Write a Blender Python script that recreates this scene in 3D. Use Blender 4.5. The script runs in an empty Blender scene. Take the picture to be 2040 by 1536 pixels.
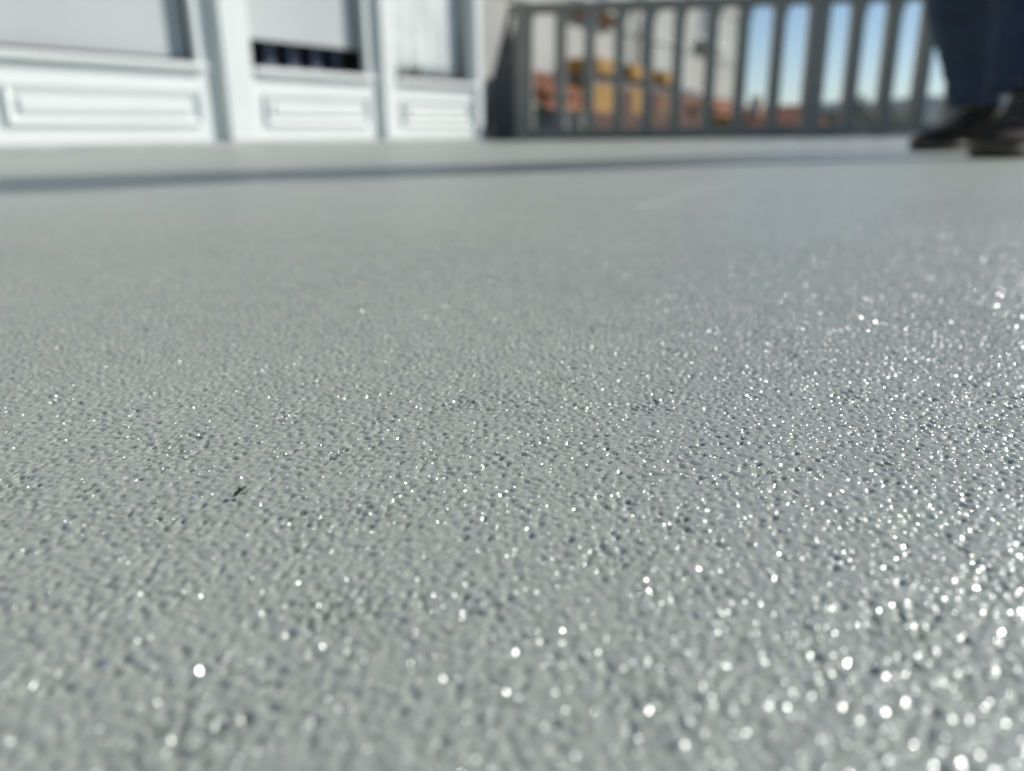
import bpy, bmesh, math, random
import numpy as np
from mathutils import Vector, Matrix, noise as mnoise

random.seed(7)
RNG = np.random.default_rng(11)
R = math.radians
scene = bpy.context.scene
COL = scene.collection

# ------------------------------------------------------------------ camera
cam_d = bpy.data.cameras.new('camera')
cam = bpy.data.objects.new('camera', cam_d); COL.objects.link(cam); scene.camera = cam
cam.location = (0, 0, 0.065)                       # a phone held just above the terrace floor
cam.rotation_euler = (Matrix.Rotation(R(90 - 18.01), 3, 'X') @ Matrix.Rotation(R(-.68), 3, 'Z')).to_euler()   # slightly rolled
cam_d.sensor_fit = 'HORIZONTAL'; cam_d.sensor_width = 36.0
cam_d.lens = 36.0 * 1550 / 2040
cam_d.clip_start = 0.01; cam_d.clip_end = 20000
cam_d.dof.use_dof = True
cam_d.dof.focus_distance = 0.172
cam_d.dof.aperture_fstop = cam_d.lens / 3.0

# ------------------------------------------------------------------ sky and sun
SUN_AZ, SUN_EL = R(68.5), R(31.0)
world = bpy.data.worlds.new('World'); scene.world = world; world.use_nodes = True
wn = world.node_tree
sky = wn.nodes.new('ShaderNodeTexSky'); sky.sky_type = 'NISHITA'; sky.sun_disc = False
sky.sun_elevation = SUN_EL; sky.sun_rotation = SUN_AZ
sky.altitude = 1800.0; sky.air_density = 1.0; sky.dust_density = 0.0; sky.ozone_density = 1.6
wn.nodes['Background'].inputs['Strength'].default_value = 0.088
wn.links.new(sky.outputs[0], wn.nodes['Background'].inputs['Color'])
sun_d = bpy.data.lights.new('sun', 'SUN'); sun_d.energy = 4.7; sun_d.angle = R(0.53)
sun_d.color = (1.0, 0.965, 0.90)
sun = bpy.data.objects.new('sun', sun_d); COL.objects.link(sun)
SUN_DIR = Vector((math.sin(SUN_AZ) * math.cos(SUN_EL), math.cos(SUN_AZ) * math.cos(SUN_EL), math.sin(SUN_EL)))
sun.rotation_euler = SUN_DIR.to_track_quat('Z', 'Y').to_euler()
sun.location = SUN_DIR * 30

vs = scene.view_settings
vs.view_transform = 'Standard'; vs.look = 'None'; vs.exposure = 0.05; vs.gamma = 1.0; vs.use_curve_mapping = False
cy = scene.cycles
cy.use_denoising = True
cy.use_adaptive_sampling = False
cy.max_bounces = 8; cy.transparent_max_bounces = 12; cy.volume_bounces = 0
cy.sample_clamp_indirect = 12.0
cy.caustics_reflective = True; cy.caustics_refractive = False; cy.blur_glossy = 0.0

# ------------------------------------------------------------------ helpers
def mat(name, color, rough=0.6, var=0.0, vscale=5.0, bump=0.0, bscale=50.0, metallic=0.0, spec=0.5, coat=0.0, color2=None):
    m = bpy.data.materials.new(name); m.use_nodes = True
    nt = m.node_tree; b = nt.nodes['Principled BSDF']
    b.inputs['Roughness'].default_value = rough; b.inputs['Metallic'].default_value = metallic
    b.inputs['Specular IOR Level'].default_value = spec; b.inputs['Coat Weight'].default_value = coat
    b.inputs['Base Color'].default_value = (*color, 1)
    tc = nt.nodes.new('ShaderNodeTexCoord')
    if var > 0 or color2:
        n = nt.nodes.new('ShaderNodeTexNoise'); n.inputs['Scale'].default_value = vscale; n.inputs['Detail'].default_value = 5
        nt.links.new(tc.outputs['Object'], n.inputs['Vector'])
        r = nt.nodes.new('ShaderNodeValToRGB'); r.color_ramp.elements[0].position = .3; r.color_ramp.elements[1].position = .7
        c2 = color2 or tuple(min(1, c * (1 + var)) for c in color)
        r.color_ramp.elements[0].color = (*[c * (1 - var) for c in color], 1)
        r.color_ramp.elements[1].color = (*c2, 1)
        nt.links.new(n.outputs['Fac'], r.inputs['Fac']); nt.links.new(r.outputs['Color'], b.inputs['Base Color'])
    if bump > 0:
        n2 = nt.nodes.new('ShaderNodeTexNoise'); n2.inputs['Scale'].default_value = bscale; n2.inputs['Detail'].default_value = 4
        nt.links.new(tc.outputs['Object'], n2.inputs['Vector'])
        bp = nt.nodes.new('ShaderNodeBump'); bp.inputs['Strength'].default_value = 1.0; bp.inputs['Distance'].default_value = bump
        nt.links.new(n2.outputs['Fac'], bp.inputs['Height']); nt.links.new(bp.outputs['Normal'], b.inputs['Normal'])
    return m

def tag(o, label=None, cat=None, group=None, kind=None):
    if label: o['label'] = label
    if cat: o['category'] = cat
    if group: o['group'] = group
    if kind: o['kind'] = kind
    return o

def empty(name, loc=(0, 0, 0), rz=0.0):
    o = bpy.data.objects.new(name, None); COL.objects.link(o)
    o.location = loc; o.rotation_euler = (0, 0, rz); o.empty_display_size = .1
    return o

def link(name, me, m, parent=None, smooth=False):
    if m and not me.materials: me.materials.append(m)
    o = bpy.data.objects.new(name, me); COL.objects.link(o)
    if parent: o.parent = parent
    if smooth: me.polygons.foreach_set('use_smooth', [True] * len(me.polygons))
    return o

def bm_box(bm, x0, x1, y0, y1, z0, z1):
    v = [bm.verts.new(p) for p in ((x0,y0,z0),(x1,y0,z0),(x1,y1,z0),(x0,y1,z0),(x0,y0,z1),(x1,y0,z1),(x1,y1,z1),(x0,y1,z1))]
    for f in ((0,3,2,1),(4,5,6,7),(0,1,5,4),(1,2,6,5),(2,3,7,6),(3,0,4,7)): bm.faces.new([v[i] for i in f])

def bm_done(name, bm, m, parent=None, bevel=0.0, seg=2, smooth=False):
    if bevel > 0:
        bmesh.ops.bevel(bm, geom=list(bm.edges), offset=bevel, segments=seg, affect='EDGES', profile=.5)
    bmesh.ops.recalc_face_normals(bm, faces=bm.faces)
    me = bpy.data.meshes.new(name); bm.to_mesh(me); bm.free()
    return link(name, me, m, parent, smooth)

def box(name, dims, m, parent=None, bevel=0.0, seg=2):
    bm = bmesh.new(); bm_box(bm, *dims)
    return bm_done(name, bm, m, parent, bevel, seg)

def prism(name, pts, y0, y1, m, parent=None, bevel=0.0):
    """polygon pts in (x,z), extruded along y"""
    bm = bmesh.new()
    a = [bm.verts.new((x, y0, z)) for x, z in pts]; b = [bm.verts.new((x, y1, z)) for x, z in pts]
    bm.faces.new(a); bm.faces.new(b[::-1]); n = len(pts)
    for i in range(n): bm.faces.new((a[i], b[i], b[(i+1) % n], a[(i+1) % n]))
    return bm_done(name, bm, m, parent, bevel)

def loft(name, rings, m, parent=None, closed=True, cap=True, smooth=True):
    """rings: list of equal-length lists of points"""
    n = len(rings[0]); vs_ = [p for r in rings for p in r]; fs = []
    for i in range(len(rings) - 1):
        for j in range(n if closed else n - 1):
            k = (j + 1) % n
            fs.append((i*n+j, i*n+k, (i+1)*n+k, (i+1)*n+j))
    if cap:
        fs.append(tuple(range(n))[::-1]); fs.append(tuple(range((len(rings)-1)*n, len(rings)*n)))
    me = bpy.data.meshes.new(name); me.from_pydata([tuple(p) for p in vs_], [], fs); me.update()
    bm = bmesh.new(); bm.from_mesh(me); bmesh.ops.recalc_face_normals(bm, faces=bm.faces); bm.to_mesh(me); bm.free()
    return link(name, me, m, parent, smooth)

def tube(name, pts, rad, m, parent=None, seg=8):
    pts = [Vector(p) for p in pts]; rings = []
    for i, p in enumerate(pts):
        d = (pts[min(i+1, len(pts)-1)] - pts[max(i-1, 0)]).normalized()
        a = d.orthogonal().normalized(); b = d.cross(a); r = rad[i] if isinstance(rad, (list, tuple)) else rad
        rings.append([p + r * (math.cos(t) * a + math.sin(t) * b) for t in [2*math.pi*k/seg for k in range(seg)]])
    for i in range(1, len(rings)):          # keep the rings untwisted
        best = min(range(seg), key=lambda s: (rings[i][s] - rings[i-1][0]).length)
        rings[i] = rings[i][best:] + rings[i][:best]
    return loft(name, rings, m, parent)

# ------------------------------------------------------------------ floor relief
def band_tile(N, px, lam, width, seed):
    """periodic band-limited noise tile, unit variance; px, lam in mm"""
    r = np.random.default_rng(seed)
    fx = np.fft.fftfreq(N, px)[:, None]; fy = np.fft.fftfreq(N, px)[None, :]
    k = np.sqrt(fx**2 + fy**2); k0 = 1.0 / lam
    filt = np.exp(-((k - k0) / (width * k0))**2)
    t = np.real(np.fft.ifft2(np.fft.fft2(r.standard_normal((N, N))) * filt))
    return (t - t.mean()) / t.std()

def sample_tile(t, px, X, Y):
    N = t.shape[0]; u = (X / px) % N; v = (Y / px) % N
    i0 = np.floor(u).astype(int); j0 = np.floor(v).astype(int); fu = u - i0; fv = v - j0
    i0 %= N; j0 %= N; i1 = (i0 + 1) % N; j1 = (j0 + 1) % N
    return (t[i0, j0]*(1-fu)*(1-fv) + t[i1, j0]*fu*(1-fv) + t[i0, j1]*(1-fu)*fv + t[i1, j1]*fu*fv)

def relief(X, Y):
    """roller-coat relief in mm for X, Y in mm"""
    ca, sa = math.cos(.5), math.sin(.5)
    Xr, Yr = ca*X - sa*Y, sa*X + ca*Y
    n1 = sample_tile(band_tile(1024, .5, 2.6, .50, 1), .5, X, Y)
    n2 = sample_tile(band_tile(1024, .45, 1.45, .40, 2), .45, Xr + 91, Yr + 37)
    n3 = sample_tile(band_tile(1024, .9, 14., .6, 3), .9, Xr, Yr)
    n = .75*n1 + .50*n2
    # smooth paint plateaus broken by dents
    hgt = -.185 * np.log1p(np.exp(-2.6*(n + .40))) + .034*n2 + .05*n3
    # scattered pinholes, most of them small, in loose clusters
    t4 = sample_tile(band_tile(1024, .4, 1.5, .30, 4), .4, X + 13, Y + 211)
    dens = .35 * sample_tile(band_tile(1024, .8, 30., .7, 5), .8, Xr + 55, Yr)
    pit = np.clip(t4 + dens - 1.60, 0, 1.2)
    return hgt - 1.9 * pit

W_ANG = math.atan2(2.75, 1.84); W_C = Vector((-.28, 6.30, 0))            # glazed front: corner and direction
R_ANG = math.atan2(-.28, 1.78); R_C = Vector((.023, 7.20, 0))             # railing: corner and direction

BEAD_SCALE, BEAD_STEEP, BEAD_ROUGH = 660.0, .64, .19
m_floor = bpy.data.materials.new('grey_floor_coating'); m_floor.use_nodes = True
def build_floor_material(m):
    nt = m.node_tree; b = nt.nodes['Principled BSDF']; L = nt.links.new
    tc = nt.nodes.new('ShaderNodeTexCoord')
    def noise(scale, detail=3, rough=.5):
        n = nt.nodes.new('ShaderNodeTexNoise'); n.inputs['Scale'].default_value = scale
        n.inputs['Detail'].default_value = detail; n.inputs['Roughness'].default_value = rough
        L(tc.outputs['Object'], n.inputs['Vector']); return n
    def math_(op, a, bb=None):
        n = nt.nodes.new('ShaderNodeMath'); n.operation = op
        for i, s in enumerate((a, bb)):
            if s is None: continue
            if isinstance(s, (int, float)): n.inputs[i].default_value = s
            else: L(s, n.inputs[i])
        return n.outputs[0]
    # colour: grey with a faint green cast, slight mottling and dust
    big = noise(6.0, 6, .62); fine = noise(420, 2)
    r = nt.nodes.new('ShaderNodeValToRGB'); r.color_ramp.elements[0].position = .35; r.color_ramp.elements[1].position = .68
    r.color_ramp.elements[0].color = (.338, .370, .324, 1); r.color_ramp.elements[1].color = (.396, .422, .366, 1)
    L(math_('ADD', math_('MULTIPLY', big.outputs['Fac'], .7), math_('MULTIPLY', fine.outputs['Fac'], .3)), r.inputs['Fac'])
    L(r.outputs['Color'], b.inputs['Base Color'])
    ro = noise(90, 3)
    b.inputs['Roughness'].default_value = .45
    b.inputs['Specular IOR Level'].default_value = .30
    # relief: outside the modelled patch the whole grain is bump, inside only the finest grain
    at = nt.nodes.new('ShaderNodeAttribute'); at.attribute_name = 'relief'
    inv = math_('SUBTRACT', 1.0, at.outputs['Fac'])
    g1 = noise(340, 2, .5); g2 = noise(820, 2)
    coarse = math_('MULTIPLY', math_('MULTIPLY', g1.outputs['Fac'], 1.0), inv)
    hsum = math_('ADD', coarse, math_('MULTIPLY', g2.outputs['Fac'], .11))
    bp = nt.nodes.new('ShaderNodeBump'); bp.inputs['Strength'].default_value = 1.0; bp.inputs['Distance'].default_value = .0016
    L(hsum, bp.inputs['Height']); L(bp.outputs['Normal'], b.inputs['Normal'])
    # beads of glossy lacquer: small domes of varying steepness, each with its own sun glint
    vm = nt.nodes.new('ShaderNodeVectorMath'); vm.operation = 'MULTIPLY_ADD'
    wob = noise(700, 1); vm.inputs[1].default_value = (.0010, .0010, 0)
    L(wob.outputs['Color'], vm.inputs[0]); L(tc.outputs['Object'], vm.inputs[2])
    SC = BEAD_SCALE
    vo = nt.nodes.new('ShaderNodeTexVoronoi'); vo.voronoi_dimensions = '2D'; vo.inputs['Scale'].default_value = SC
    L(vm.outputs[0], vo.inputs['Vector'])
    loc = nt.nodes.new('ShaderNodeVectorMath'); loc.operation = 'SUBTRACT'; L(vm.outputs[0], loc.inputs[0]); L(vo.outputs['Position'], loc.inputs[1])
    flat = nt.nodes.new('ShaderNodeVectorMath'); flat.operation = 'MULTIPLY'; L(loc.outputs[0], flat.inputs[0]); flat.inputs[1].default_value = (SC/.42, SC/.42, 0)
    sep = nt.nodes.new('ShaderNodeSeparateColor'); L(vo.outputs['Color'], sep.inputs[0])
    patch = noise(14, 3)                                        # some areas are glossier than others
    steep = math_('MULTIPLY', math_('LOGARITHM', math_('ADD', sep.outputs[0], .01), 2.718282), math_('MULTIPLY', math_('ADD', patch.outputs['Fac'], .5), -BEAD_STEEP))
    tilt = nt.nodes.new('ShaderNodeVectorMath'); tilt.operation = 'SCALE'; L(flat.outputs[0], tilt.inputs[0]); L(steep, tilt.inputs['Scale'])
    add = nt.nodes.new('ShaderNodeVectorMath'); add.operation = 'ADD'; L(bp.outputs['Normal'], add.inputs[0]); L(tilt.outputs[0], add.inputs[1])
    nrm = nt.nodes.new('ShaderNodeVectorMath'); nrm.operation = 'NORMALIZE'; L(add.outputs[0], nrm.inputs[0])
    L(nrm.outputs[0], b.inputs['Coat Normal'])
    size = math_('ADD', math_('MULTIPLY', sep.outputs[1], .20), .28)
    L(math_('MULTIPLY', math_('LESS_THAN', vo.outputs['Distance'], size), 1.0), b.inputs['Coat Weight'])
    b.inputs['Coat IOR'].default_value = 2.5
    at0 = nt.nodes.new('ShaderNodeAttribute'); at0.attribute_name = 'far_scatter'
    L(math_('ADD', math_('ADD', math_('MULTIPLY', sep.outputs[2], .16), BEAD_ROUGH), math_('MULTIPLY', at0.outputs['Fac'], .1)), b.inputs['Coat Roughness'])
build_floor_material(m_floor)

def build_floor():
    def ramp(d, w): t = np.clip(d / w, 0, 1); return t*t*(3-2*t)
    def block(xs, ys, fx, f0, f1, base):
        X, Y = np.meshgrid(xs, ys, indexing='ij')
        fade = ramp(np.minimum(X - xs[0], xs[-1] - X), fx)
        if f0: fade = fade * ramp(Y - ys[0], f0)
        if f1: fade = fade * ramp(ys[-1] - Y, f1)
        Z = relief(X*1000, Y*1000) / 1000 * fade
        idx = base + np.arange(X.size).reshape(X.shape)
        Q = np.stack([idx[:-1, :-1], idx[1:, :-1], idx[1:, 1:], idx[:-1, 1:]], -1).reshape(-1, 4)
        return np.stack([X, Y, Z], -1).reshape(-1, 3), idx, Q, fade.reshape(-1)
    st = .00051
    xs = np.arange(-.31, .31 + st/2, st); ys = np.arange(.030, .45 + st/2, st)
    V1, idx, Q1, fa1 = block(xs, ys, .02, .008, 0, 0)
    # coarser grain further out, where the lens can no longer resolve it
    xs2 = np.linspace(-.62, .62, 900); ys2 = ys[-1] + np.cumsum(np.concatenate([[0], np.linspace(.0009, .0022, 290)]))
    V2, id2, Q2, fa2 = block(xs2, ys2, .08, 0, .40, len(V1))
    V = np.vstack([V1, V2]); Q = np.vstack([Q1, Q2]); fades = np.concatenate([fa1, fa2*.4]); nv = len(V)
    x0, x1, y0, y1, X2, Y2 = float(xs[0]), float(xs[-1]), float(ys[0]), float(ys[-1]), float(xs2[-1]), float(ys2[-1])
    # the flat rest of the terrace, up to the glazed front and just past the railing
    uw = Vector((math.cos(W_ANG), math.sin(W_ANG), 0)); ur = Vector((math.cos(R_ANG), math.sin(R_ANG), 0)); nr = Vector((-ur.y, ur.x, 0))
    inw = Vector((-uw.y, uw.x, 0))
    e0 = R_C + nr*.22; A = e0 - ur*.02; B = e0 + ur*5.6
    F = W_C - uw*6.4 + inw*.05
    far = [(A.x, A.y), (B.x, B.y), (5.6, -3.0), (F.x, -3.0), (F.x, F.y)]
    G = W_C + uw*.12 + inw*.05
    base = len(V)
    c = [idx[0, 0], idx[-1, 0], id2[-1, -1], id2[0, -1]]               # the relief's outline: a stepped T
    nl, nr_ = id2[0, 0], id2[-1, 0]; il, ir = idx[0, -1], idx[-1, -1]
    outer = [(F.x, F.y), (G.x, G.y), (A.x, A.y), (B.x, B.y), (5.6, -3.0), (F.x, -3.0)]
    V = np.vstack([V, np.array([(x, y, 0) for x, y in outer])])
    o = [base + i for i in range(6)]
    tris = [(c[3], o[1], o[0]), (c[3], c[2], o[1]), (c[2], o[2], o[1]), (c[2], o[3], o[2]),
            (c[2], nr_, o[3]), (nr_, o[4], o[3]), (nr_, ir, o[4]), (ir, c[1], o[4]), (c[1], c[0], o[4]), (c[0], o[5], o[4]),
            (c[0], il, o[5]), (il, nl, o[5]), (nl, o[0], o[5]), (nl, c[3], o[0])]
    # slab edge under the railing and round the rim
    rim = [1, 2, 3, 4, 5]; nb = len(V)
    V = np.vstack([V, np.array([(outer[i][0], outer[i][1], -.32) for i in rim])])
    quads = [(o[rim[k+1]], o[rim[k]], nb + k, nb + k + 1) for k in range(4)]
    me = bpy.data.meshes.new('terrace_floor')
    nq, ntr = len(Q) + len(quads), len(tris)
    loops = np.concatenate([Q.reshape(-1), np.array(quads).reshape(-1), np.array(tris).reshape(-1)]).astype(np.int32)
    me.vertices.add(len(V)); me.vertices.foreach_set('co', V.astype(np.float32).reshape(-1))
    me.loops.add(len(loops)); me.loops.foreach_set('vertex_index', loops)
    me.polygons.add(nq + ntr)
    starts = np.concatenate([np.arange(nq)*4, nq*4 + np.arange(ntr)*3]).astype(np.int32)
    me.polygons.foreach_set('loop_start', starts)
    sm = np.ones(nq + ntr, bool); sm[len(Q):] = False
    me.polygons.foreach_set('use_smooth', sm)
    me.update(); me.validate()
    at = me.attributes.new('relief', 'FLOAT', 'POINT')
    a = np.zeros(len(V), np.float32); a[:nv] = fades; at.data.foreach_set('value', a)
    at2 = me.attributes.new('far_scatter', 'FLOAT', 'POINT')
    a2 = np.ones(len(V), np.float32); a2[:nv] = np.clip(np.interp(V[:nv, 1], [.75, .93], [0, .75]), 0, 1); at2.data.foreach_set('value', a2)
    f = link('terrace_floor', me, m_floor)
    f['kind'] = 'structure'
    # a faint raised roller edge left in the coating
    pts = []
    for i in range(40):
        t = i / 39; pts.append((.11 + .20*t + .004*math.sin(9*t), .71 + .39*t, 0))
    rings = []
    for i, p in enumerate(pts):
        w = .0016 * (1 + .4*math.sin(i*1.7)) * min(1, i/4 + .2, (39-i)/4 + .2); hh = .0004 * (1 + .4*math.sin(i*2.3 + 1))
        rings.append([Vector((p[0]-w*.9, p[1]+w*.42, -.0004)), Vector((p[0]-w*.4, p[1]+w*.2, hh)), Vector((p[0]+w*.4, p[1]-w*.2, hh)), Vector((p[0]+w*.9, p[1]-w*.42, -.0004))])
    loft('coating_ridge', rings, m_floor, f)
    return f
floor = build_floor()

# ------------------------------------------------------------------ land beyond the terrace
m_ground = mat('far_ground', (.09, .11, .05), .95, .35, .02, color2=(.16, .15, .08))
bm = bmesh.new()
bmesh.ops.create_grid(bm, x_segments=8, y_segments=8, size=4000)
g = bm_done('ground', bm, m_ground); g.location = (0, 0, -7.0); g['kind'] = 'structure'

m_hill = mat('wooded_hill', (.030, .045, .032), .95, .3, .008)
def ridge(name, y, prof, x0, x1, n, depth, seed):
    rows = 10; vs_, fs = [], []
    for i in range(n):
        x = x0 + (x1 - x0)*i/(n-1)
        hh = np.interp(x, [p[0] for p in prof], [p[1] for p in prof])
        hh += 5*mnoise.noise(Vector((x*.006, seed, 0))) + 2.5*mnoise.noise(Vector((x*.03, seed, 4)))
        for j in range(rows):
            t = j/(rows-1); s = math.sin(math.pi*t)**.8 if 0 < t < 1 else 0
            vs_.append((x, y + depth*(t-.5)*2, -8 + (hh + 8)*s + (6*mnoise.noise(Vector((x*.01, t*5, seed))) if 0 < t < 1 else 0)))
    for i in range(n-1):
        for j in range(rows-1):
            a = i*rows + j; fs.append((a, a+rows, a+rows+1, a+1))
    me = bpy.data.meshes.new(name); me.from_pydata(vs_, [], fs); me.update()
    o = link(name, me, m_hill, None, True); o['kind'] = 'structure'; return o
# heights taken from the skyline between the balusters
ridge('hills', 2600, [(-2600,50),(-600,60),(300,62),(700,58),(865,60),(1005,80),(1085,80),(1164,76),(1256,95),(1300,96),(1383,86),(1700,95),(2600,60)], -2600, 2600, 160, 420, 1)
ridge('foothills', 1500, [(-1500,8),(0,10),(500,14),(700,30),(800,24),(900,32),(1500,22)], -1500, 1500, 120, 260, 2)

# ------------------------------------------------------------------ glazed front of the sunroom
m_white = mat('white_lacquer', (.73, .765, .74), .6, .03, 3.0, color2=(.745, .775, .75))
m_white.node_tree.nodes['Principled BSDF'].inputs['Coat Weight'].default_value = .0
m_white.node_tree.nodes['Principled BSDF'].inputs['Coat Roughness'].default_value = .3
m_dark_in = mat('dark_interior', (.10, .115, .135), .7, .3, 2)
m_blind = mat('white_blind_fabric', (.50, .535, .52), .8, .06, 1.5)
m_lace = mat('lace_curtain_fabric', (.66, .70, .67), .85, .12, 7)
m_seal = mat('grey_rubber_seal', (.16, .17, .17), .6)
m_glass = bpy.data.materials.new('window_glass'); m_glass.use_nodes = True
def glass(m, rough=.0):
    nt = m.node_tree; nt.nodes.clear()
    out = nt.nodes.new('ShaderNodeOutputMaterial'); mx = nt.nodes.new('ShaderNodeMixShader')
    fr = nt.nodes.new('ShaderNodeFresnel'); fr.inputs['IOR'].default_value = 4.0
    tr = nt.nodes.new('ShaderNodeBsdfTransparent'); tr.inputs['Color'].default_value = (.93, .96, .95, 1)
    gl = nt.nodes.new('ShaderNodeBsdfGlossy'); gl.inputs['Roughness'].default_value = rough
    nt.links.new(fr.outputs[0], mx.inputs[0]); nt.links.new(tr.outputs[0], mx.inputs[1]); nt.links.new(gl.outputs[0], mx.inputs[2])
    nt.links.new(mx.outputs[0], out.inputs['Surface'])
glass(m_glass, .14)

sr = empty('sunroom', W_C, W_ANG)
tag(sr, 'white glazed sunroom front with panelled lower halves along the terrace', 'sunroom')
PZ = .42
bays = [(-4.70, -3.72), (-3.50, -2.33), (-2.05, -1.075), (-.885, .035)]
posts = [(-4.82, -4.70), (-3.62, -3.50), (-2.235, -2.05), (-1.005, -.885)]
for s0, s1 in bays:
    lp = box('lower_panel', (s0, s1, .0, .045, .035, PZ - .035), m_white, sr, .004)
    # raised field inside a stepped groove: four mitred mouldings round a field
    a0, a1, b0, b1 = s0 + (.155 if s0 < -3 else .085), s1 - .065, .125, .285
    ring = .032
    for nm, pts in (('moulding', [(a0,b0),(a1,b0),(a1-ring,b0+ring),(a0+ring,b0+ring)]),
                    ('moulding', [(a1,b0),(a1,b1),(a1-ring,b1-ring),(a1-ring,b0+ring)]),
                    ('moulding', [(a1,b1),(a0,b1),(a0+ring,b1-ring),(a1-ring,b1-ring)]),
                    ('moulding', [(a0,b1),(a0,b0),(a0+ring,b0+ring),(a0+ring,b1-ring)])):
        bm = bmesh.new()
        lo = [bm.verts.new((x, .002, z)) for x, z in pts]
        # outer lip stands 22 mm proud, inner edge falls back to the panel
        hi = [bm.verts.new((x, -.020 if k < 2 else -.003, z)) for k, (x, z) in enumerate(pts)]
        bm.faces.new(lo); bm.faces.new(hi[::-1])
        for k in range(4): bm.faces.new((lo[k], hi[k], hi[(k+1) % 4], lo[(k+1) % 4]))
        bm_done(nm, bm, m_white, lp)
    box('raised_field', (a0+ring+.016, a1-ring-.016, -.016, .002, b0+ring+.014, b1-ring-.014), m_white, lp, .006)
    box('ledge', (s0 + .012, s1 - .002, -.040, .06, PZ - .034, PZ + .002), m_white, lp, .012, 3)
    fr_ = box('window_frame', (s0 + .001, s0 + .035, .012, .06, PZ + .003, 1.94), m_white, sr, .004)
    box('stile', (s1 - .035, s1 - .001, .012, .06, PZ + .003, 1.94), m_white, fr_, .004)
    box('top_bar', (s0 + .036, s1 - .036, .012, .06, 1.90, 1.94), m_white, fr_, .004)
    box('seal', (s0 + .036, s1 - .036, .022, .05, PZ + .003, PZ + .014), m_seal, fr_)
    bm = bmesh.new(); bm_box(bm, s0 + .036, s1 - .036, .026, .030, PZ + .015, 1.899)
    for f in [f for f in bm.faces if abs(f.normal.y) < .5 or f.calc_center_median().y > .028]: bm.faces.remove(f)
    bm_done('pane', bm, m_glass, sr)
for s0, s1 in posts:
    box('post', (s0 + .001, s1 - .001, -.032, .06, .035, 1.94), m_white, sr, .006)
box('corner_post', (.036, .115, -.025, .08, .035, 1.94), m_white, sr, .006)
for s0, s1 in ((-3.72, -3.62), (-2.33, -2.235), (-1.075, -1.005)):
    box('channel', (s0 + .001, s1 - .001, .030, .06, .035, 1.94), m_white, sr)
box('threshold', (-4.82, .115, -.07, .10, .003, .034), mat('pale_stone', (.42, .44, .42), .5, .08, 8), sr, .003)
box('lintel', (-4.84, .12, -.06, .08, 1.941, 2.30), m_white, sr, .008)
box('roof', (-5.0, .20, -.10, 3.3, 2.301, 2.42), m_white, sr, .01)
box('side_wall', (.04, .118, .101, 3.1, -.2, 2.30), mat('cream_render', (.52, .51, .47), .9, .06, 6, .002, 60), sr)
box('side_wall', (-4.84, -4.75, .101, 3.1, -.2, 2.30), m_white, sr)
box('back_wall', (-4.749, .039, 3.0, 3.1, -.2, 2.30), m_dark_in, sr)
box('inner_floor', (-4.749, .039, .101, 2.99, -.2, .01), mat('brown_tile', (.10, .07, .05), .5, .2, 3), sr)

def blind(name, s0, s1, z0, label, m):
    """roller blind hanging behind a pane"""
    n = int((1.89 - z0) / .03); rings = []
    for i in range(n + 1):
        z = z0 + (1.89 - z0)*i/n; y = .088 + (.0002 if i % 2 else -.0002)
        rings.append([Vector((s0, y, z)), Vector((s1, y, z)), Vector((s1, y + .006, z)), Vector((s0, y + .006, z))])
    o = loft(name, rings, m, None, smooth=False); o.location = W_C; o.rotation_euler = (0, 0, W_ANG)
    tag(o, label, 'blind', 'roller blinds behind the sunroom glass'); return o
blind('roller_blind', -4.66, -3.76, PZ + .05, 'plain white blind fully lowered behind the glass nearest the camera, out at left', m_blind)
blind('roller_blind', -3.46, -2.36, PZ + .03, 'plain white blind fully lowered behind the large left window', m_blind)
blind('roller_blind', -2.02, -1.10, .580, 'plain white blind stopping short above a dark gap in the middle window', m_blind)
def curtain():
    rings = []; N = 60
    for i in range(N + 1):
        t = i / N; row = []
        s = -.87 + .90*t
        for j in range(14):
            q = j / 13; z = .45 + 1.45*q
            pull = .07 * math.exp(-((z - .5)/.35)**2) * t           # gathered towards the left at the bottom right
            y = .10 + .003*math.sin(t*38 + 1.2*math.sin(3*q)) * (1.1 - .5*q)
            row.append(Vector((s - pull, y, z)))
        rings.append(row)
    o = loft('lace_curtain', rings, m_lace, None, closed=False, cap=False)
    md = o.modifiers.new('thickness', 'SOLIDIFY'); md.thickness = .002
    o.location = W_C; o.rotation_euler = (0, 0, W_ANG)
    tag(o, 'pale lace curtain hanging behind the right window', 'curtain')
curtain()
m_leaf_in = mat('houseplant_leaf', (.035, .07, .035), .45, .3, 30)
def houseplant():
    pos = W_C + Matrix.Rotation(W_ANG, 3, 'Z') @ Vector((-.56, .062, PZ + .003))
    p = empty('houseplant', pos, W_ANG)
    tag(p, 'small dark leafy houseplant on the ledge behind the right window', 'houseplant')
    prof = [(.016, 0), (.018, .003), (.022, .035), (.025, .036), (.025, .042), (.021, .042), (.019, .036)]
    loft('pot', [[Vector((r*math.cos(a), r*math.sin(a), z)) for a in [k*math.pi/8 for k in range(16)]] for r, z in prof], mat('terracotta_pot', (.30, .12, .07), .8, .1, 20), p)
    for k in range(13):
        a = k*2.4; l = .05 + .035*random.random(); up = .35 + .6*random.random(); rings = []
        for i in range(6):
            t = i/5; w = .012*math.sin(math.pi*min(1, t*.92 + .06)); r = .006 + l*t*(.9 if abs(math.sin(a)) < .5 else .55); z = .038 + l*up*math.sin(t*2.0)
            c = Vector((r*math.cos(a), r*math.sin(a)*.5, z)); sd = Vector((-math.sin(a), math.cos(a)*.5, 0))
            rings.append([c - sd*w, c + Vector((0, 0, -.002)), c + sd*w])
        loft('leaf', rings, m_leaf_in, p, closed=False, cap=False)
houseplant()

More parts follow.
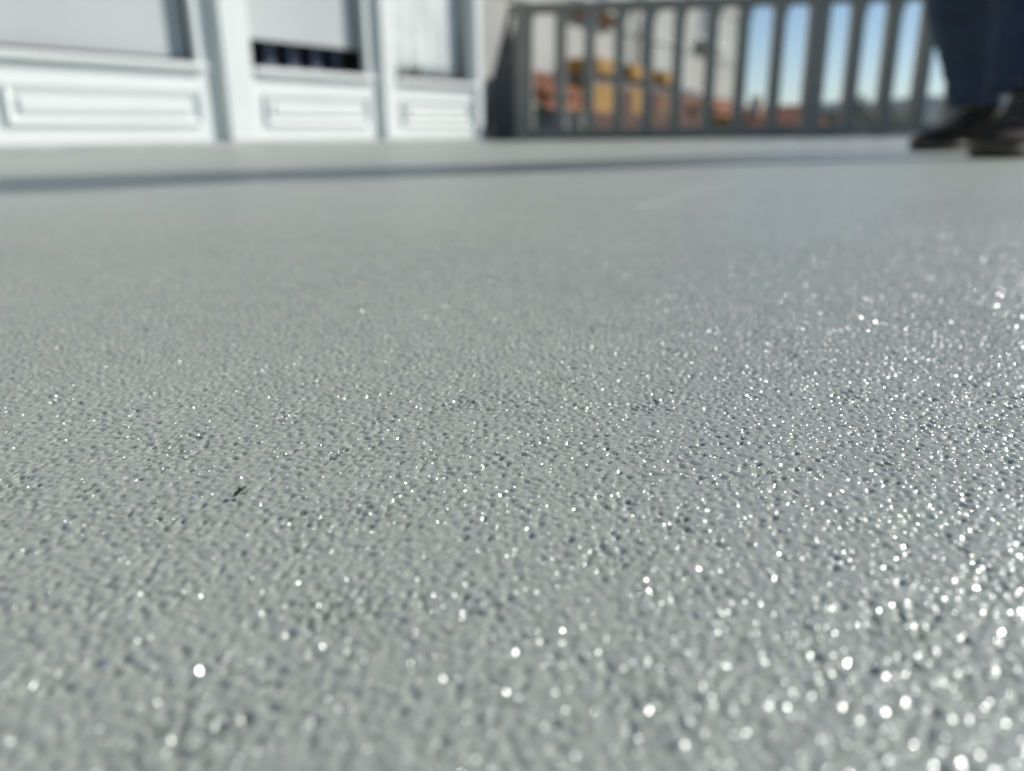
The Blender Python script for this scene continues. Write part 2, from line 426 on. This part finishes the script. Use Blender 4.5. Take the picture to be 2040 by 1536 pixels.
# column radiator seen in the gap under the half-lowered blind
m_radi = mat('blue_grey_radiator', (.11, .135, .19), .5, .05, 5)
rd = empty('radiator', W_C + Matrix.Rotation(W_ANG, 3, 'Z') @ Vector((-1.56, .22, .012)), W_ANG)
tag(rd, 'blue grey column radiator in the gap below the middle blind', 'radiator')
for k in range(5):
    x = -.36 + k*.18
    prism('column', [(x - .035, .05), (x + .035, .05), (x + .035, .60), (x + .02, .62), (x - .02, .62), (x - .035, .60)], -.04, .04, m_radi, rd)
box('manifold', (-.42, .42, -.02, .02, .0, .049), m_radi, rd)

# ------------------------------------------------------------------ railing
m_rail = mat('anthracite_paint', (.285, .278, .246), .45, .10, 9, .0004, 300)
ra = empty('railing', R_C, R_ANG)
tag(ra, 'anthracite painted railing of upright boards along the terrace edge', 'railing')
RH = 1.09
LEN = 6.3
box('top_rail', (-.02, LEN, -.04, .16, RH - .066, RH), m_rail, ra, .006)
box('bottom_rail', (.14, LEN, -.012, .136, .022, .090), m_rail, ra, .004)
box('kick_board', (.19, 2.80, .138, .150, .004, .075), m_rail, ra)
def board_mesh(w, d):
    """upright board whose head flares into the top rail on its right side"""
    bm = bmesh.new(); h0, h1 = .85, RH - .067
    pts = [(-w/2, .091), (w/2, .091), (w/2, h0)]
    for k in range(1, 7):
        a = k/6*math.pi/2; pts.append((w/2 + .05*(1 - math.cos(a)), h0 + (h1 - h0)*math.sin(a)))
    pts.append((-w/2, h1))
    a = [bm.verts.new((x, 0, z)) for x, z in pts]; b = [bm.verts.new((x, d, z)) for x, z in pts]
    bm.faces.new(a[::-1]); bm.faces.new(b); n = len(pts)
    for i in range(n): bm.faces.new((a[i], a[(i+1) % n], b[(i+1) % n], b[i]))
    bmesh.ops.recalc_face_normals(bm, faces=bm.faces)
    me = bpy.data.meshes.new('baluster'); bm.to_mesh(me); bm.free(); me.materials.append(m_rail); return me
bme = board_mesh(.086, .17)
ss = [.425, .669, .922, 1.161, 1.405, 1.675, 1.922, 2.203, 2.807, 3.08, 3.343, 3.61, 3.87, 4.13, 4.39, 4.91, 5.17, 5.43, 5.69, 5.95]
for s in ss:
    o = bpy.data.objects.new('baluster', bme); COL.objects.link(o); o.parent = ra; o.location = (s, -.024, 0)
    o.rotation_euler = (0, random.uniform(-.004, .004), 0)
for s in (.112, 2.509, 4.65, 6.20):
    pst = box('post', (s - .071, s + .071, -.05, .150, .012, RH - .067), m_rail, ra, .006)
    box('base_plate', (s - .095, s + .095, -.08, .17, .003, .011), m_rail, pst, .002)
# raking end piece between the corner post and the sunroom
m_rail2 = mat('dark_navy_paint', (.045, .055, .072), .5, .12, 9)
prism('raking_stay', [(-.310, .004), (-.215, .004), (-.004, .80), (.010, RH - .070), (-.022, RH - .070)], -.02, .028, m_rail2, ra)
prism('infill_plate', [(-.148, .004), (.040, .004), (.040, .94), (.012, .84), (-.143, .21)], -.006, .010, m_rail2, ra)

# ------------------------------------------------------------------ grey house beyond
m_stucco = mat('grey_roughcast', (.43, .43, .405), .95, .16, .9, .012, 45)
m_trim = mat('pale_trim', (.62, .61, .58), .8, .05, 4)
m_shut = mat('grey_blue_shutter', (.12, .14, .17), .6, .1, 6)
m_terra = mat('terracotta_tiles', (.36, .15, .085), .85, .3, 3.0, .02, 12)
m_ochre = mat('ochre_render', (.34, .19, .04), .85, .12, 2.5)
m_brown = mat('red_brown_plinth', (.08, .035, .022), .85, .2, 3)
H_ANG = math.atan2(.889, .458)
gh = empty('grey_house', (5.65, 20.0, -7.0), H_ANG)           # local x runs towards the far corner, local y into the house
tag(gh, 'pale grey roughcast house rising behind the railing', 'house')
Z0 = 7.0
wins = [(-4.55, -3.10, 1.70, 3.1, False), (-10.6, -9.30, 1.62, 3.0, True), (-7.9, -6.7, 4.6, 6.0, False), (-3.6, -2.4, 4.6, 6.0, False)]
bm = bmesh.new(); bm_box(bm, -13.4, 0, 0, 8, 0, Z0 + 6.6)
bm_done('wall', bm, m_stucco, gh)
for x0, x1, z0, z1, s_ in wins:
    w = box('window', (x0, x1, -.030, -.004, Z0 + z0, Z0 + z1), m_trim, gh, .006)
    xm = (x0 + x1)/2
    box('pane', (x0 + .08, xm - .03, -.036, -.031, Z0 + z0 + .08, Z0 + z1 - .08), m_shut, w)
    box('pane', (xm + .03, x1 - .08, -.036, -.031, Z0 + z0 + .08, Z0 + z1 - .08), m_shut, w)
    box('sill', (x0 - .12, x1 + .12, -.22, -.037, Z0 + z0 - .10, Z0 + z0 - .002), m_trim, w, .01)
    if s_: box('sill_bracket', (x0 - .06, x1 + .06, -.14, -.005, Z0 + z0 - .17, Z0 + z0 - .102), m_terra, w)
box('string_course', (-13.4, .05, -.028, -.004, Z0 + 1.42, Z0 + 1.49), m_stucco, gh, .01)
box('string_course', (-13.4, .05, -.028, -.004, Z0 + 2.36, Z0 + 2.42), m_stucco, gh, .01)
tube('downpipe', [(-8.05, -.09, 0.0), (-8.05, -.09, Z0 + 1.6), (-8.05, -.12, Z0 + 1.75), (-8.05, -.09, Z0 + 1.9), (-8.05, -.09, Z0 + 6.5)], .05, m_trim, gh, 10)
rf = bmesh.new()
vv = [rf.verts.new(p) for p in ((-13.9, -.5, Z0+6.6), (.5, -.5, Z0+6.6), (.5, 8.5, Z0+6.6), (-13.9, 8.5, Z0+6.6), (-10, 4, Z0+9), (-3.5, 4, Z0+9))]
for f in ((0,1,5,4), (1,2,5), (2,3,4,5), (3,0,4), (3,2,1,0)): rf.faces.new([vv[i] for i in f])
bm_done('roof', rf, m_terra, gh)

# ochre annexe running along the foot of the grey house
an = empty('ochre_annexe', (5.65, 20.0, -7.0), H_ANG)
tag(an, 'low ochre annexe with dark eave slot at the foot of the grey house', 'annexe')
box('wall', (-11.1, -8.6, -.5, -.08, 0, Z0 + .62), m_ochre, an)
box('brown_wall', (-8.597, -5.9, -.48, -.08, 0, Z0 + .62), mat('orange_brown_wall', (.15, .065, .016), .8, .2, 2), an)  # right part of the annexe wall, in a darker orange brown
box('plinth', (-11.12, -5.88, -.54, -.503, 0, Z0 + .29), m_brown, an, .01)
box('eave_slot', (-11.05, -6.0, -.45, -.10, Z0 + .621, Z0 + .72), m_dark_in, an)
for x0, x1 in ((-11.0, -10.15), (-9.75, -8.75), (-8.3, -7.6)):
    box('parapet', (x0, x1, -.52, -.08, Z0 + .721, Z0 + .91), m_ochre, an, .02)
for x0, x1, zt in ((-10.22, -9.80, .58), (-8.95, -8.62, .60), (-7.5, -7.1, .56), (-6.6, -6.25, .52)):
    dr = box('doorway', (x0, x1, -.56, -.541, Z0 - 1.4, Z0 + zt), m_brown, an)

# small terracotta lean-to roofs either side of the annexe
def leanto(name, x0, x1, y0, ztop, zlow, label, wall_m):
    e = empty(name, (5.65, 20.0, -7.0), H_ANG); tag(e, label, 'outbuilding')
    box('wall', (x0 + .05, x1 - .05, y0 + .1, -.10, 0, Z0 + zlow - .05), wall_m, e)
    bm = bmesh.new()
    v = [bm.verts.new(p) for p in ((x0, y0 - .15, Z0+zlow), (x1, y0 - .15, Z0+zlow), (x1, -.09, Z0+ztop), (x0, -.09, Z0+ztop),
                                   (x0, y0 - .15, Z0+zlow-.07), (x1, y0 - .15, Z0+zlow-.07), (x1, -.09, Z0+ztop-.07), (x0, -.09, Z0+ztop-.07))]
    for f in ((0,1,2,3), (7,6,5,4), (0,4,5,1), (1,5,6,2), (2,6,7,3), (3,7,4,0)): bm.faces.new([v[i] for i in f])
    rfo = bm_done('roof', bm, m_terra, e)
    n = int((x1 - x0)/.22)
    for k in range(n):                       # rows of half-round cover tiles
        x = x0 + .11 + k*.22
        tube('cover_tile', [(x, y0 - .17, Z0+zlow+.02), (x, -.10, Z0+ztop+.02)], .055, m_terra, rfo, 8)
    prism('verge', [(x1 + .003, Z0), (x1 + .05, Z0), (x1 + .05, Z0 + zlow - .1), (x1 + .003, Z0 + zlow - .1)], y0, -.10, m_trim, e)
leanto('tiled_outbuilding', -12.75, -11.45, -.5, .66, .37, 'terracotta tiled lean-to left of the ochre annexe', m_shut)
leanto('tiled_outbuilding', -5.0, -2.3, -.4, .64, .40, 'terracotta tiled lean-to right of the ochre annexe at the house corner', m_ochre)

# ------------------------------------------------------------------ village roofs further off
def village_house(x, y, rz, w, d, eave, ridge_h, wall_m, label):
    e = empty('village_house', (x, y, -7.0), rz); tag(e, label, 'house', 'village houses below the terrace')
    E = eave + 7; Rr = ridge_h + 7
    box('wall', (-w/2, w/2, -d/2, d/2, 0, E), wall_m, e)
    prism('gable', [(-.0, 0)]*0 + [(-w/2, E + .003), (w/2, E + .003), (0, Rr - .1)], -d/2, d/2, wall_m, e)
    bm = bmesh.new()
    v = [bm.verts.new(p) for p in ((-w/2-.4, -d/2-.4, E-.12), (-w/2-.4, d/2+.4, E-.12), (0, d/2+.4, Rr), (0, -d/2-.4, Rr), (w/2+.4, d/2+.4, E-.12), (w/2+.4, -d/2-.4, E-.12))]
    u = [bm.verts.new(q.co + Vector((0, 0, .16))) for q in v]
    for q in (v, u):
        bm.faces.new((q[0], q[1], q[2], q[3])); bm.faces.new((q[3], q[2], q[4], q[5]))
    for i, j in ((0,1), (1,2), (2,4), (4,5), (5,3), (3,0)): bm.faces.new((v[i], v[j], u[j], u[i]))
    r_ = bm_done('roof', bm, m_terra, e)
    box('chimney', (-w/4 - .35, -w/4 + .35, -.35, .35, (E + Rr)/2 - .3, Rr + .7), wall_m, r_)
    for k in range(3):
        xx = -w/2 + w*(k + .5)/3
        wi = box('window', (xx - .5, xx + .5, -d/2 - .03, -d/2 - .003, E - 2.1, E - .8), m_trim, e)
        box('pane', (xx - .4, xx + .4, -d/2 - .04, -d/2 - .031, E - 2.0, E - .9), m_shut, wi)
m_cream = mat('cream_house_render', (.55, .50, .42), .9, .06, .6)
village_house(17.0, 56, R(62), 4.0, 5, .35, 1.45, m_cream, 'cream house with terracotta roof just right of the grey house')
village_house(24.0, 70, R(70), 4.0, 5, -.2, .75, m_cream, 'smaller cream house with low terracotta roof further right')
village_house(17.2, 40, R(64), 3.4, 5, -1.6, -.55, m_cream, 'low cream house whose terracotta roof shows under the railing')

# ------------------------------------------------------------------ trees and field
m_bark = mat('bark', (.09, .07, .05), .9, .2, 6)
m_leaf = mat('tree_leaves', (.045, .075, .03), .7, .35, 1.2)
def tree(x, y, hgt, wid, label, seed):
    rr = random.Random(seed)
    e = empty('tree', (x, y, -7.0)); tag(e, label, 'tree', 'trees beyond the terrace')
    tr = tube('trunk', [(0, 0, 0), (.1, .05, hgt*.3), (.0, .1, hgt*.6), (.05, .05, hgt*.9)], [.28, .22, .14, .04], m_bark, e, 8)
    for k in range(6):
        a = k*1.05; z = hgt*(.35 + .07*k)
        tube('limb', [(.03, .05, z), (math.cos(a)*wid*.25, math.sin(a)*wid*.25, z + .6), (math.cos(a)*wid*.42, math.sin(a)*wid*.42, z + 1.2)], [.1, .06, .02], m_bark, tr, 6)
    vs_, fs = [], []
    cl = [(rr.gauss(0, .24)*wid, rr.gauss(0, .24)*wid, hgt*(.35 + .62*rr.random()), wid*(.10 + .12*rr.random())) for _ in range(28)]
    for cx, cy_, cz, cr in cl:
        for _ in range(70):
            d = Vector((rr.gauss(0, 1), rr.gauss(0, 1), rr.gauss(0, 1))).normalized()*cr*rr.random()**.4
            c = Vector((cx, cy_, cz)) + d; a = Vector((rr.gauss(0,1), rr.gauss(0,1), rr.gauss(0,1))).normalized(); b = a.orthogonal().normalized(); s = .16 + .14*rr.random()
            i = len(vs_); vs_ += [tuple(c + a*s), tuple(c + b*s*.5), tuple(c - a*s), tuple(c - b*s*.5)]; fs.append((i, i+1, i+2, i+3))
    me = bpy.data.meshes.new('crown'); me.from_pydata(vs_, [], fs); me.update(); link('crown', me, m_leaf, e)
tree(36.0, 84, 9.8, 6.0, 'dark round tree behind the third gap right of the thick post', 3)
tree(30.5, 80, 8.6, 5.0, 'smaller dark tree nearest the thick railing post', 4)
tree(44.0, 96, 9.2, 7.0, 'broad dark tree beside the walking legs', 5)

# ------------------------------------------------------------------ crumbs on the coating
m_crumb = mat('dried_leaf', (.035, .032, .022), .8, .4, 900, color2=(.11, .09, .05))
def crumb(x, y, parts, label, name='leaf_crumb'):
    vs_, fs = [], []
    for (ax, ay, az), (bx, by, bz), w in parts:
        a = Vector((ax, ay, az)); b = Vector((bx, by, bz)); d = (b - a); s = d.cross(Vector((.2, .1, 1))).normalized()*w; up = s.cross(d).normalized()*w*.35
        ring = []
        for t, k in ((0, .25), (.3, 1), (.7, .8), (1, .15)):
            c = a + d*t + Vector((0, 0, w*.5*math.sin(t*3)))
            ring.append([c - s*k, c + up*k, c + s*k, c - up*k])
        i = len(vs_)
        for q in ring: vs_ += [tuple(v) for v in q]
        for r_ in range(3):
            for j in range(4): fs.append((i + r_*4 + j, i + r_*4 + (j+1) % 4, i + (r_+1)*4 + (j+1) % 4, i + (r_+1)*4 + j))
        fs.append((i+3, i+2, i+1, i)); fs.append((i+12, i+13, i+14, i+15))
    me = bpy.data.meshes.new(name); me.from_pydata([(v[0]*.001, v[1]*.001, v[2]*.001) for v in vs_], [], fs); me.update()
    o = link(name, me, m_crumb); o.location = (x, y, .0003); tag(o, label, 'crumb', 'crumbs on the coated floor'); return o
crumb(-.0515, .1335, [((-1.2, -.6, .1), (.5, .6, 1.0), .75), ((-.2, .1, .6), (1.2, .8, 1.7), .5), ((0, 0, .3), (1.2, -.5, .7), .45), ((-.3, .2, .6), (-.2, .9, 1.5), .35)], 'dark ragged crumb of dried leaf on the grey floor, the larger one')
crumb(-.0810, .1355, [((-1.0, -.3, .1), (0, .1, .6), .42), ((-.2, 0, .4), (1.2, .7, 1.5), .32)], 'thin dark sliver of dried stalk left of the larger crumb')

m_crumb = mat('rust_brown_grit', (.16, .07, .035), .8, .3, 900)
crumb(-.0260, .1275, [((-.7, -.2, .2), (.5, .2, .5), .34), ((-.1, 0, .4), (.6, .4, .8), .24)], 'tiny rust brown speck on the floor between the dark crumb and the middle')
crumb(.0090, .1495, [((-.5, -.1, .2), (.5, .2, .5), .30)], 'tiny brown speck right of centre near the sharpest part of the floor')

# ------------------------------------------------------------------ walking person
m_jean = mat('dark_blue_denim', (.030, .044, .074), .85, .25, 14, .0012, 500)
m_jacket = mat('dark_jacket_cloth', (.03, .035, .045), .85, .2, 10, .001, 300)
m_skin = mat('skin', (.48, .29, .21), .55, .06, 20)
m_hair = mat('brown_hair', (.05, .033, .022), .6, .3, 60)
m_shoe = mat('dark_shoe_leather', (.034, .026, .019), .85, .35, 30, .0006, 400, spec=.2)
m_sole = mat('tan_sole', (.10, .072, .042), .7, .15, 20)
m_lace2 = mat('grey_brown_lace', (.17, .145, .12), .8, .1, 50)

def skin(name, verts, edges, m, parent, root=0, sub=2):
    """verts: (x,y,z,r) or (x,y,z,rx,ry)"""
    me = bpy.data.meshes.new(name); me.from_pydata([v[:3] for v in verts], edges, [])
    o = bpy.data.objects.new(name, me); COL.objects.link(o)
    sk = o.modifiers.new('skin', 'SKIN'); sk.use_smooth_shade = True
    for i, v in enumerate(verts):
        d = me.skin_vertices[0].data[i]; d.radius = (v[3], v[4] if len(v) > 4 else v[3]); d.use_root = (i == root)
    sb = o.modifiers.new('sub', 'SUBSURF'); sb.levels = sub; sb.render_levels = sub
    dg = bpy.context.evaluated_depsgraph_get(); me2 = bpy.data.meshes.new_from_object(o.evaluated_get(dg))
    bpy.data.objects.remove(o); me2.name = name; me2.materials.clear()
    return link(name, me2, m, parent, True)

P0 = Vector((1.20, 2.05, 0))
pe = empty('person', P0)
tag(pe, 'person in dark blue jeans and dark laced boots striding at the right edge', 'person')
def rel(p): return tuple(Vector(p[:3]) - P0) + tuple(p[3:])
# joints (world metres): far leg planted flat, near leg with raised heel
hipF, kneeF, ankF = (1.20, 2.10, .92), (1.245, 2.31, .50), (1.365, 2.41, .12)
hipN, kneeN, ankN = (1.22, 1.92, .92), (1.215, 1.98, .50), (1.165, 1.885, .16)
bv = [(1.21, 2.01, .95, .13, .10), (1.20, 2.00, 1.12, .125, .095), (1.18, 1.99, 1.32, .15, .10), (1.17, 1.99, 1.43, .11, .08), (1.17, 1.99, 1.47, .058), (1.145, 1.99, 1.545, .076), (1.148, 1.99, 1.625, .098, .104), (1.155, 1.99, 1.69, .070, .080),
      (*hipF, .085), (*kneeF, .052), (*ankF, .030), (1.355, 2.405, .07, .030),
      (*hipN, .085), (*kneeN, .052), (*ankN, .030), (1.155, 1.875, .12, .028),
      (1.17, 2.15, 1.39, .040), (1.23, 2.23, 1.13, .034), (1.13, 2.21, .90, .030), (1.10, 2.21, .82, .036, .022),
      (1.17, 1.83, 1.39, .040), (1.13, 1.75, 1.13, .034), (1.00, 1.77, .93, .030), (.96, 1.77, .86, .036, .022)]
be = [(0,1),(1,2),(2,3),(3,4),(4,5),(5,6),(6,7),(0,8),(8,9),(9,10),(10,11),(0,12),(12,13),(13,14),(14,15),(3,16),(16,17),(17,18),(18,19),(3,20),(20,21),(21,22),(22,23)]
for hb, sgn in ((19, 1), (23, -1)):                       # five fingers, the thumb from the side of the palm
    hx, hy, hz = bv[hb][:3]
    for k in range(4):
        ox = -.028 + .018*k; ln = (.062, .074, .070, .054)[k]
        a = len(bv); bv += [(hx + ox, hy, hz - .035, .0105), (hx + ox - .006, hy - sgn*.006, hz - .035 - ln*.5, .0090), (hx + ox - .004, hy - sgn*.024, hz - .035 - ln, .0075)]
        be += [(hb, a), (a, a+1), (a+1, a+2)]
    a = len(bv); bv += [(hx - .040, hy - sgn*.012, hz + .002, .012), (hx - .052, hy - sgn*.022, hz - .030, .010)]; be += [(hb, a), (a, a+1)]
skin('body', [rel(v) for v in bv], be, m_skin, pe)
# face and hair
hc = Vector((1.152, 1.99, 1.630)) - P0
hr = []
for i in range(9):
    ph = math.pi*(.02 + .60*i/8)
    hr.append([hc + Vector((.012 + (.105*math.cos(a) + .012)*math.sin(ph)*(1 if math.cos(a) > -.35 or i < 4 else .80), .096*math.sin(a)*math.sin(ph), .020 + .100*math.cos(ph))) for a in [2*math.pi*k/24 for k in range(24)]])
loft('hair', hr, m_hair, pe)
def ball(name, c, r, m, parent):
    rings = [[Vector(c) + Vector((r[0]*math.sin(p)*math.cos(a), r[1]*math.sin(p)*math.sin(a), r[2]*math.cos(p))) for a in [2*math.pi*k/10 for k in range(10)]] for p in [math.pi*(.04 + .92*i/6) for i in range(7)]]
    return loft(name, rings, m, parent)
for s in (-1, 1):
    ball('eye', hc + Vector((-.078, s*.030, -.012)), (.010, .013, .008), m_shoe, pe)
    ball('ear', hc + Vector((.012, s*.082, -.028)), (.018, .010, .030), m_skin, pe)
ball('nose', hc + Vector((-.088, 0, -.040)), (.018, .013, .024), m_skin, pe)
ball('mouth', hc + Vector((-.074, 0, -.080)), (.010, .024, .006), mat('lips', (.36, .15, .13), .5), pe)
# jacket
jv = [(1.21, 2.00, .84, .22, .18), (1.20, 2.00, 1.12, .21, .165), (1.18, 1.99, 1.31, .20, .150), (1.17, 1.99, 1.415, .150, .110), (1.17, 1.99, 1.49, .075)]
skin('jacket', [rel(v) for v in jv], [(0,1),(1,2),(2,3),(3,4)], m_jacket, pe, 1)
for sl in ([(1.175, 2.06, 1.395), (1.17, 2.145, 1.375), (1.20, 2.195, 1.26), (1.23, 2.23, 1.13), (1.19, 2.225, 1.02), (1.135, 2.215, .92)],
           [(1.175, 1.92, 1.395), (1.17, 1.835, 1.375), (1.15, 1.785, 1.26), (1.13, 1.75, 1.13), (1.07, 1.758, 1.04), (1.005, 1.768, .94)]):
    tube('sleeve', [Vector(p) - P0 for p in sl], [.075, .085, .072, .062, .055, .048], m_jacket, pe, 16)

def trouser_leg(pts, seed, name='trouser_leg'):
    """pts: (x,y,z,r) from hip to hem; fabric folds ride on a smooth tube"""
    P = np.array(pts, float); t = np.linspace(0, len(P)-1, 56)
    C = np.stack([np.interp(t, range(len(P)), P[:, k]) for k in range(4)], -1)
    for _ in range(5): C[1:-1] = (C[:-2] + 2*C[1:-1] + C[2:])/4
    rings = []
    for i, (x, y, z, r) in enumerate(C):
        ring = []
        for k in range(36):
            a = 2*math.pi*k/36; d = Vector((math.cos(a), math.sin(a), 0))
            q = mnoise.noise(Vector((d.x*1.6 + seed, d.y*1.6, z*16 + .8*math.sin(a + seed))))
            low = max(0, (.36 - z)/.36)
            rr = r*(1 + .15*q*(.45 + 1.5*low)) + .006*low*math.sin(z*150 + 2*math.sin(a*2 + seed))
            ring.append(Vector((x, y, z)) - P0 + Vector((d.x*rr*1.08, d.y*rr*.94, .012*q*low)))
        rings.append(ring)
    # turned-in hem so that the leg ends as cloth, not as a solid
    last = rings[-1]; c = sum(last, Vector())/len(last)
    rings.append([c + (p - c)*.93 for p in last]); rings.append([c + (p - c)*.92 + Vector((0, 0, .05)) for p in last])
    return loft(name, rings, m_jean, pe, cap=False)
trouser_leg([(1.21, 2.06, 1.02, .120), (*hipF[:2], .88, .110), (1.215, 2.21, .68, .100), (*kneeF, .094), (1.250, 2.35, .38, .091), (1.320, 2.39, .25, .074), (1.358, 2.405, .120, .068)], 2.0)
trouser_leg([(1.21, 1.97, 1.02, .120), (*hipN[:2], .88, .110), (1.22, 1.95, .68, .100), (*kneeN, .094), (1.195, 1.94, .36, .088), (1.175, 1.905, .25, .074), (1.165, 1.885, .135, .070)], 5.0)

def shoe(heel, toe, pitch, label):
    """low laced shoe; heel and toe are ground-plan points; pitch lifts the heel about the ball of the foot"""
    heel, toe = Vector(heel), Vector(toe); L = (toe - heel).length; ang = math.atan2(toe.y - heel.y, toe.x - heel.x)
    M = Matrix.Translation(heel - P0) @ Matrix.Rotation(ang, 4, 'Z')
    def bend(p):
        x, y, z = p; bx = .70*L
        if x < bx and pitch:
            a = pitch; dx = x - bx; w = min(1, (bx - x)/(.12*L)); a *= w
            x, z = bx + dx*math.cos(a) + z*math.sin(a)*.5, z*math.cos(a) - dx*math.sin(a)
        return M @ Vector((x, y, z))
    prof = [(0, .020, .100), (.03, .036, .130), (.12, .042, .140), (.24, .042, .140), (.34, .040, .125), (.46, .039, .100), (.58, .042, .072), (.70, .046, .062), (.82, .045, .055), (.92, .036, .048), (.98, .020, .038), (1.0, .006, .028)]
    rings = []; srings = []
    for t, w, hh in prof:
        w *= 1.15; x = t*L; n = 20; ring = []
        for k in range(n):
            a = 2*math.pi*k/n; c, s = math.cos(a), math.sin(a)
            y = w*math.copysign(abs(c)**.75, c)*(1 if s < .2 else 1 - .45*(s - .2)); z = .022 + (hh - .022)*(.5 + .5*math.copysign(abs(s)**.8, s))
            ring.append(bend((x, y, z)))
        rings.append(ring)
        ww = w + .005
        srings.append([bend((x*1.01, ww*q, zz + (.012 if t > .9 else 0)*(t - .9)*10)) for q, zz in ((-1, .003), (-.9, .0005), (.9, .0005), (1, .003), (1, .024), (.9, .026), (-.9, .026), (-1, .024))])
    up = loft('shoe', rings, m_shoe, pe); up['label'] = label
    loft('sole', srings, m_sole, up)
    def surf(t):   # instep height
        return np.interp(t, [p[0] for p in prof], [p[2] for p in prof])
    for k in range(5):
        t = .36 + .065*k; hh = surf(t)
        pts = [bend((t*L + .006*q, .026*q, hh + .004 - .010*q*q)) for q in (-1, -.5, 0, .5, 1)]
        tube('lace', pts, .0032, m_lace2, up, 6)
    for s in (-1, 1):
        hh = surf(.36); pts = [bend((.36*L + .012*math.sin(q*math.pi), s*(.004 + .040*math.sin(q*math.pi/2 + .1)), hh + .012 + .016*math.sin(q*math.pi) - .022*q*q)) for q in [i/7 for i in range(8)]]
        tube('lace_bow', pts, .0030, m_lace2, up, 6)
shoe((1.435, 2.430, 0), (1.170, 2.335, 0), 0.0, 'dark laced boot planted flat, the farther one')
shoe((1.240, 1.895, 0), (1.020, 1.730, 0), R(17), 'dark laced boot with raised heel and tan sole, the nearer one')

# ------------------------------------------------------------------ haze
hz = bpy.data.materials.new('haze_air'); hz.use_nodes = True
nt = hz.node_tree; nt.nodes.clear()
out = nt.nodes.new('ShaderNodeOutputMaterial'); pv = nt.nodes.new('ShaderNodeVolumePrincipled')
pv.inputs['Color'].default_value = (.55, .74, 1.0, 1); pv.inputs['Density'].default_value = 6e-5; pv.inputs['Anisotropy'].default_value = .3
nt.links.new(pv.outputs[0], out.inputs['Volume'])
hb = box('haze', (-4050, 4050, -4050, 4050, -9.5, 170), hz); hb['kind'] = 'stuff'
hb.display_type = 'WIRE'
